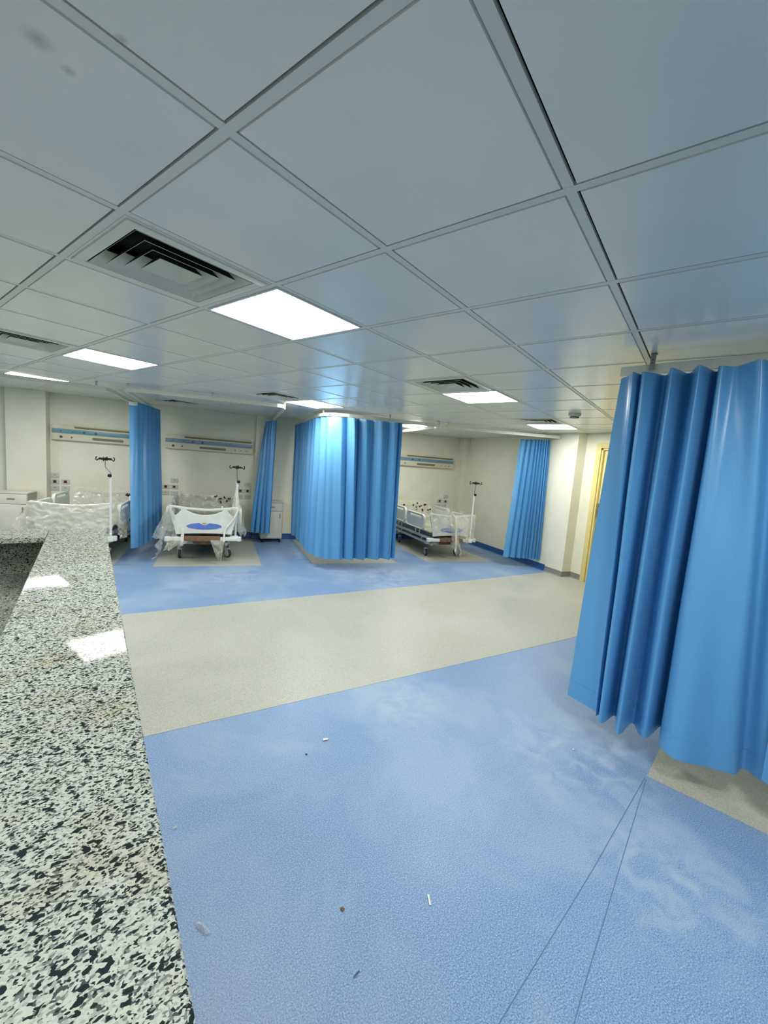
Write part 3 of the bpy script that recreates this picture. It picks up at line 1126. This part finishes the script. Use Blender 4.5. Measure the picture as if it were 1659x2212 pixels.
def rail_rim(y0, y1, zlo, zhi, s):
    w = y1 - y0
    P = [(s * .016, y0 + x, z) for x, z in rrect(.010, w - .010, zlo + .010, zhi - .010, .07, 6)]
    return P + [P[0]]


def make_bed(label, loc):
    bed = thing('hospital_bed', label, 'bed', loc, 0, 'hospital beds')
    for nm, y in (('footboard', 0.0), ('headboard', LB)):
        b = link(nm, board_me, bed)
        b.location = (0, y, 0 if nm == 'footboard' else .005)
        if nm == 'footboard':
            i_ = link('blue_inlay', oval, b)
            i_.location = (0, -.0185, 0)
            g_ = link('badge', badge, b)
            g_.location = (0, -.0195, 0)
    # corner bumper beams
    for y in (-.035, LB + .035):
        MB().box(-.47, .47, y - .032, y + .032, .318, .372).build('bumper_beam', M['plastic'], bed, bevel=.014, seg=3)
    for s in (-1, 1):
        for y in (-.035, LB + .035):
            MB().lathe([(.030, .312), (.038, .32), (.038, .37), (.030, .378)], 16, Matrix.Translation((s * .462, y, 0))).build('corner_roller', M['plastic'], bed)
    # cardboard taped around the foot beam
    MB().box(-.255, .215, -.071, .001, .316, .380).box(-.15, .10, .14, .15, .225, .316).build('cardboard_wrap', M['cardboard'], bed, bevel=.006)
    # long frame rails, cross bars
    for s in (-1, 1):
        MB().box(s * .36 - .02, s * .36 + .02, .0, LB, .325, .375).build('side_frame', M['frame_metal'], bed, bevel=.006)
        MB().box(s * .30 - .022, s * .30 + .022, .12, LB - .1, .215, .260).build('base_rail', M['frame_metal'], bed, bevel=.006)
        MB().tube([(s * .30, .55, .24), (s * .33, .48, .30), (s * .33, .40, .345)], .014, 8).build('lift_arm', M['frame_metal'], bed)
        MB().tube([(s * .30, 1.45, .24), (s * .33, 1.38, .30), (s * .33, 1.30, .345)], .014, 8).build('lift_arm', M['frame_metal'], bed)
    for y in (.28, LB - .32):
        MB().box(-.35, -.12, y - .05, y + .05, .215, .272).box(.12, .35, y - .05, y + .05, .215, .272).box(-.13, .13, y - .03, y + .03, .225, .262).build('caster_beam', M['frame_metal'], bed, bevel=.006)
    MB().box(-.09, .09, .35, 1.35, .20, .27).build('drive_housing', M['frame_dark'], bed, bevel=.01)
    # deck in four sections
    for k, (a, b) in enumerate(((.05, .50), (.52, .82), (.84, 1.08), (1.10, LB - .04))):
        MB().box(-.40, .40, a, b, .455, .480).build('deck_section', M['deck'], bed, bevel=.006)
    MB().box(-.36, .36, .06, LB - .06, .385, .455).build('deck_frame', M['frame_dark'], bed, bevel=.004)
    # side rails
    for s in (-1, 1):
        for (y0, y1, zlo, zhi) in ((.13, .86, .49, .765), (.93, 1.58, .51, .80)):
            vs, fs = rail_panel(y0, y1, zlo, zhi)
            r = MB().add(vs, fs).build('side_rail', M['rail_plastic'], bed, smooth=50)
            r.location = (s * .475, 0, 0)
            q = MB().tube(rail_rim(y0, y1, zlo, zhi, s), .010, 8, caps=False).build('rim', M['plastic'], r)
            for yy in (y0 + .22, y0 + .38):
                MB().tube([(0, yy, zlo + .05), (-s * .02, yy, zlo - .02), (-s * .05, yy + .05, zlo - .10), (-s * .08, yy + .10, zlo - .155)], .012, 8).build('rail_arm', M['frame_metal'], r)
    # casters
    for s in (-1, 1):
        for y, rz in ((.28, (-.15 if s < 0 else .75)), (LB - .32, .4 * s)):
            cs = link('caster', None, bed)
            cs.location = (s * .325, y, 0)
            cs.rotation_euler = (0, 0, rz)
            MB().lathe([(.018, .135), (.018, .216)], 12).build('stem', M['frame_dark'], cs)
            f2 = MB()
            base = panel(rrect(-.028, .028, .045, .150, .022, 4), [], .007, .001)
            for q in (-1, 1):
                f2.add([(y_ + q * .026, x, z) for x, y_, z in base[0]], base[1])
            f2.box(-.03, .03, -.028, .028, .128, .150)
            f2.build('fork', M['hub'], cs)
            mm = Matrix.Translation((0, 0, .064)) @ Matrix.Rotation(pi / 2, 4, 'Y')
            MB().lathe([(.050, -.019), (.060, -.017), (.064, -.008), (.064, .008), (.060, .017), (.050, .019)], 24, mm).build('tyre', M['rubber'], cs)
            MB().lathe([(.012, -.021), (.046, -.0195), (.046, .0195), (.012, .021)], 20, mm).build('hub', M['hub'], cs)
    return bed


bed = make_bed('hospital bed with bare white footboard and blue oval, in the middle bay', (-.165, 6.33, 0))
BEDS = [bed,
        copy_tree(bed, 'plastic wrapped hospital bed at far left behind the counter', (-1.715, 6.33, 0)),
        copy_tree(bed, 'hospital bed with lowered side rail in the right bay', (3.865, 6.33, 0))]

for ch in list(BEDS[1].children_recursive):
    if ch.name.startswith('blue_inlay'):        # this board's oval is not seen through its wrapping
        bpy.data.objects.remove(ch)

# cream foam strips wrapped round the board of the middle bed, and loose black fittings
fs_ = thing('foam_strip', 'short white strip tying the left of middle bed footboard to its beam', 'packing strip', (-.165 - .275, 6.33, 0))
MB().box(-.020, .020, -.030, -.019, .39, .49).box(-.020, .020, -.078, -.02, .30, .395).build('strip', M['plastic'], fs_, bevel=.008)
fs_ = thing('foam_strip', 'white strip slanting over the right side of middle bed footboard', 'packing strip', (-.165, 6.33, 0))
MB().tube([(.445, -.03, .78), (.40, -.04, .66), (.33, -.045, .56), (.28, -.045, .50), (.265, -.06, .42), (.262, -.085, .31)], .013, 8).build('strip', M['plastic'], fs_)


# ------------------------------------------------------------------ infusion poles
def make_pole(label, loc, mirror=1):
    o = thing('infusion_pole', label, 'pole', loc, 0, 'infusion poles on the beds')
    MB().box(-.06, .035, -.035, .035, .310, .375).build('bracket', M['pole'], o, bevel=.008)
    MB().tube([(0, 0, .37), (0, 0, 1.165)], .0145, 14).build('tube', M['pole'], o)
    MB().lathe([(.012, 1.150), (.021, 1.156), (.023, 1.168), (.021, 1.184), (.011, 1.190)], 16, Matrix.Translation((-.010, -.018, 0))).build('knob', M['black'], o)
    MB().tube([(0, 0, 1.15), (0, 0, 1.20), (-.055, 0, 1.268), (-.062, 0, 1.285), (-.062, 0, 1.372)], .0052, 8).build('rod', M['steel'], o)
    h = MB()
    h.box(-.078, .078, -.011, .011, -.010, .018)
    h.box(-.011, .011, -.066, .066, -.010, .018)
    h.lathe([(.022, -.014), (.026, -.004), (.024, .016), (.014, .026)], 14)
    for a in range(4):
        rot = Matrix.Rotation(a * pi / 2, 4, 'Z')
        k = 1.0
        pts = [(.055 * k, 0, .006), (.085 * k, 0, -.004), (.098 * k, 0, -.020), (.108 * k, 0, -.016), (.114 * k, 0, .004), (.108 * k, 0, .022), (.098 * k, 0, .030)]
        h.tube([rot @ Vector(p) for p in pts], .0066, 8)
    hh = h.build('hook_head', M['black'], o)
    hh.location = (-.062, 0, 1.375)
    hh.scale = (.9, .9, .95)
    return o


P1 = make_pole('white infusion pole on the left bed corner, next to the counter end', (-1.285, 6.27, 0))
P2 = copy_tree(P1, 'infusion pole wrapped in plastic at the middle bed', (.255, 6.40, 0), radians(80))
P3 = copy_tree(P1, 'tall white infusion pole standing at the right bed corner', (4.225, 6.27, 0), radians(65))


# ------------------------------------------------------------------ plastic film
def film(parent, quad, nu=26, nv=26, amp=.03, seed=0, name='film_sheet', mt='film', jag=.04, bulge=0.0, dip=0.0, crease=.6):
    a, b, c, d = [Vector(p) for p in quad]          # top-left, top-right, bottom-right, bottom-left
    nn = ((b - a).cross(d - a)).normalized()
    rows = []
    for j in range(nv + 1):
        t = j / nv
        row = []
        for i in range(nu + 1):
            s = i / nu
            tt = t * (1 + jag * 2 * noise.noise((s * 4 + seed, 7.1, 0)))
            p = a.lerp(b, s).lerp(d.lerp(c, s), tt)
            q = Vector((s * 3.2 + seed * 3.7, t * 3.0, seed))
            w = noise.noise(q) + .8 * abs(noise.noise(q * 2.1)) - .3 + .45 * abs(noise.noise(q * 4.6)) + crease * (abs(noise.noise(q * 3.3 + Vector((5, s * 4, 0)))) - .2)
            p = p + nn * (amp * w * (.3 + .7 * t) + bulge * sin(pi * s) * sin(pi * min(t, 1)))
            p.z -= dip * sin(pi * s) * (1 - t) + dip * .8 * abs(noise.noise((s * 9, seed, 2))) * (1 - t)
            row.append(tuple(p))
        rows.append(row)
    return MB().grid(rows).build(name, M[mt], parent, smooth=50)


def cluster(parent, pts, r, seed):
    """little black plastic fittings and clips left under the film"""
    rnd = random.Random(seed)
    b = MB()
    for p in pts:
        for k in range(2):
            q = Vector(p) + Vector((rnd.uniform(-.02, .02), rnd.uniform(-.02, .02), rnd.uniform(-.02, .02)))
            e = q + Vector((rnd.uniform(-.03, .03), rnd.uniform(-.02, .02), rnd.uniform(-.03, .03)))
            b.tube([q, q.lerp(e, .5) + Vector((0, 0, .008)), e], [r, r * 1.3, r * .8], 8)
    return b


w2 = thing('plastic_wrap', 'loose clear plastic film hanging over the middle bed', 'plastic film', (-.165, 6.33, 0), 0, 'plastic films on the beds')
film(w2, [(-.445, -.02, .80), (-.42, .55, .78), (-.60, .50, .30), (-.60, -.10, .10)], amp=.075, seed=1, mt='film_clear', jag=.16)
film(w2, [(-.455, .02, .80), (-.38, -.028, .78), (-.36, -.06, .30), (-.66, -.02, .36)], amp=.05, seed=2, mt='film_clear', jag=.1)
film(w2, [(-.45, -.06, .33), (-.20, -.08, .32), (-.28, -.09, .24), (-.50, -.10, .20)], 16, 12, amp=.04, seed=3, jag=.25)
film(w2, [(.40, -.03, .82), (.47, .5, .80), (.60, .45, .36), (.50, -.02, .30)], amp=.06, seed=4, mt='film_clear', jag=.1)
film(w2, [(.08, -.08, .335), (.27, -.085, .335), (.235, -.16, .07), (.185, -.14, .05)], 16, 20, amp=.05, seed=5, jag=.12)
film(w2, [(.30, -.03, .80), (.44, -.03, .80), (.40, -.04, .62), (.33, -.04, .64)], 12, 12, amp=.03, seed=6)
film(w2, [(-.43, LB - .03, .80), (.43, LB - .03, .80), (.40, LB - .10, .49), (-.40, LB - .10, .49)], 30, 14, amp=.06, seed=7, mt='film')
film(w2, [(-.43, .5, .80), (-.42, LB, .86), (-.46, LB, .49), (-.47, .5, .50)], 24, 14, amp=.05, seed=8, mt='film_clear')
film(w2, [(.405, .04, 1.10), (.43, .05, 1.10), (.46, .03, .78), (.36, .02, .78)], 8, 16, amp=.02, seed=9)
film(w2, [(.43, .10, 1.09), (.405, .08, 1.10), (.36, .10, .78), (.46, .10, .78)], 8, 16, amp=.02, seed=10)
cl = cluster(None, [(.14, LB - .06, .78), (.20, LB - .08, .74), (.26, LB - .08, .76), (.32, LB - .08, .73), (.36, LB - .09, .76), (.22, LB - .1, .69)], .011, 4)
tag(cl.build('bed_fitting', M['black']), 'black plastic fittings on the headboard of the middle bed', 'fitting').location = (-.165, 6.33, 0)

w1 = thing('plastic_wrap', 'crumpled cream plastic film wrapping the left bed footboard', 'plastic film', (-1.715, 6.33, 0), 0, 'plastic films on the beds')
film(w1, [(-.46, -.035, .81), (.47, -.035, .81), (.44, -.075, .30), (-.44, -.085, .28)], 64, 40, amp=.07, seed=11, mt='film_dense', dip=.035, crease=1.1)
film(w1, [(-.455, -.03, .80), (.46, -.03, .80), (.44, .10, .55), (-.44, .10, .55)], 34, 16, amp=.04, seed=12, dip=.035)
film(w1, [(-.46, .10, .80), (-.44, -.04, .80), (-.43, -.07, .34), (-.66, -.02, .40)], 24, 24, amp=.05, seed=13)
film(w1, [(-.45, .55, .80), (-.46, .05, .80), (-.66, -.02, .40), (-.62, .5, .36)], 24, 24, amp=.06, seed=14)
film(w1, [(.44, -.03, .80), (.49, .55, .78), (.62, .5, .34), (.52, -.06, .33)], 26, 24, amp=.07, seed=15)
film(w1, [(-.44, LB - .05, .85), (.44, LB - .05, .83), (.40, LB - .35, .55), (-.40, LB - .35, .55)], 34, 20, amp=.07, seed=16)
film(w1, [(-.40, .15, .53), (.40, .15, .53), (.40, LB - .2, .56), (-.40, LB - .2, .56)], 30, 40, amp=.05, seed=17)
cl = cluster(None, [(.36, LB - .5, .80), (.40, LB - .52, .78)], .012, 9)
tag(cl.build('bed_fitting', M['black']), 'small black fitting on the right rail of the left bed', 'fitting').location = (-1.715, 6.33, 0)

w3 = thing('plastic_wrap', 'cream plastic film draped over the right bed footboard', 'plastic film', (3.865, 6.33, 0), 0, 'plastic films on the beds')
film(w3, [(-.46, -.03, .81), (.05, -.035, .79), (.02, -.075, .52), (-.40, -.05, .42)], 26, 22, amp=.035, seed=21, mt='film_clear')
film(w3, [(.00, -.035, .79), (.46, -.035, .81), (.42, -.085, .33), (.05, -.09, .30)], 26, 26, amp=.05, seed=22)
film(w3, [(-.08, -.05, .78), (.05, -.06, .79), (.16, -.14, .08), (-.02, -.12, .20)], 14, 30, amp=.06, seed=23, jag=.1)
film(w3, [(.42, -.03, .82), (.49, .55, .80), (.50, .5, .40), (.46, -.06, .34)], 22, 20, amp=.05, seed=24)
film(w3, [(-.44, LB - .04, .86), (.44, LB - .04, .86), (.40, LB - .45, .56), (-.40, LB - .45, .56)], 34, 20, amp=.09, seed=25)
film(w3, [(-.40, .1, .56), (.42, .1, .58), (.40, LB - .3, .58), (-.40, LB - .3, .58)], 30, 40, amp=.06, seed=26)
film(w3, [(.05, .05, .83), (.45, .05, .84), (.45, .4, .70), (.05, .4, .68)], 20, 20, amp=.06, seed=27)
cl = cluster(None, [(-.16, LB - .5, .80), (-.10, LB - .52, .84), (-.02, LB - .55, .78), (-.12, LB - .6, .75), (.04, LB - .62, .82), (-.05, LB - .7, .72), (.08, LB - .75, .74), (-.3, LB - .3, .80)], .014, 6)
tag(cl.build('bed_fitting', M['black']), 'cluster of black fittings on the head of the right bed', 'fitting').location = (3.865, 6.33, 0)
fs_ = thing('foam_strip', 'cream foam strip hanging down the middle of right bed footboard', 'packing strip', (3.865, 6.33, 0))
MB().tube([(-.02, -.04, .80), (.02, -.06, .74), (.05, -.07, .60), (.05, -.08, .45), (.06, -.10, .25), (.05, -.11, .15)], .018, 8).build('strip', M['foam_tape'], fs_)

# ------------------------------------------------------------------ scraps on the floor


def scrap(name, label, cat, x, y, rz, poly, mt, seed, amp=.004):
    n = len(poly)
    rnd = random.Random(seed)
    vs = [(px, py, .0015 + rnd.uniform(0, amp)) for px, py in poly] + [(0, 0, .003 + amp)]
    vs += [(px, py, z - .001) for px, py, z in vs[:n]]
    fs = [(i, (i + 1) % n, n) for i in range(n)] + [(i, n + 1 + i, n + 1 + (i + 1) % n, (i + 1) % n) for i in range(n)]
    o = MB().add(vs, fs).build(name, M[mt], smooth=0)
    o.location = (x, y, 0.001)
    o.rotation_euler = (0, 0, rz)
    return tag(o, label, cat)


scrap('paper_scrap', 'thin white paper strip lying on the blue floor in the foreground', 'scrap', .762, 1.158, 1.35, [(-.018, -.004), (.017, -.005), (.020, .002), (-.016, .004)], 'paper', 1)
scrap('paper_scrap', 'small cream scrap on blue floor just below the beige strip', 'scrap', .607, 2.127, .2, [(-.016, -.006), (.012, -.010), (.018, .004), (.004, .012), (-.014, .008)], 'foam_tape', 2)
scrap('paper_scrap', 'tiny brownish crumb on the foreground floor', 'scrap', .452, 1.225, .5, [(-.006, -.005), (.006, -.006), (.007, .006), (-.004, .008)], 'cardboard', 3)
scrap('plastic_scrap', 'torn clear plastic bit on the floor next to the counter', 'scrap', -.005, 1.309, -.9, [(-.034, -.004), (-.01, -.011), (.026, -.008), (.034, .006), (.008, .010), (-.022, .006)], 'film_clear', 4, .012)
scrap('plastic_scrap', 'small white plastic bit on the floor by the counter edge', 'scrap', -.125, 1.746, .3, [(-.009, -.006), (.009, -.005), (.006, .006), (-.008, .005)], 'film', 5)
scrap('paper_scrap', 'tiny white fleck on the floor below the foreground curtain', 'scrap', 1.98, 1.66, .3, [(-.006, -.003), (.007, -.003), (.006, .003), (-.006, .004)], 'paper', 6)
scrap('thread_scrap', 'short dark thread on the foreground floor', 'scrap', .442, 1.03, .4, [(-.012, -.0015), (.012, -.0015), (.012, .0015), (-.012, .0015)], 'seam', 7)
scrap('dirt_crumb', 'tiny dark crumb on the floor left of the cream scrap', 'scrap', .481, 2.036, .4, [(-.005, -.004), (.005, -.004), (.005, .004), (-.005, .004)], 'black', 8)
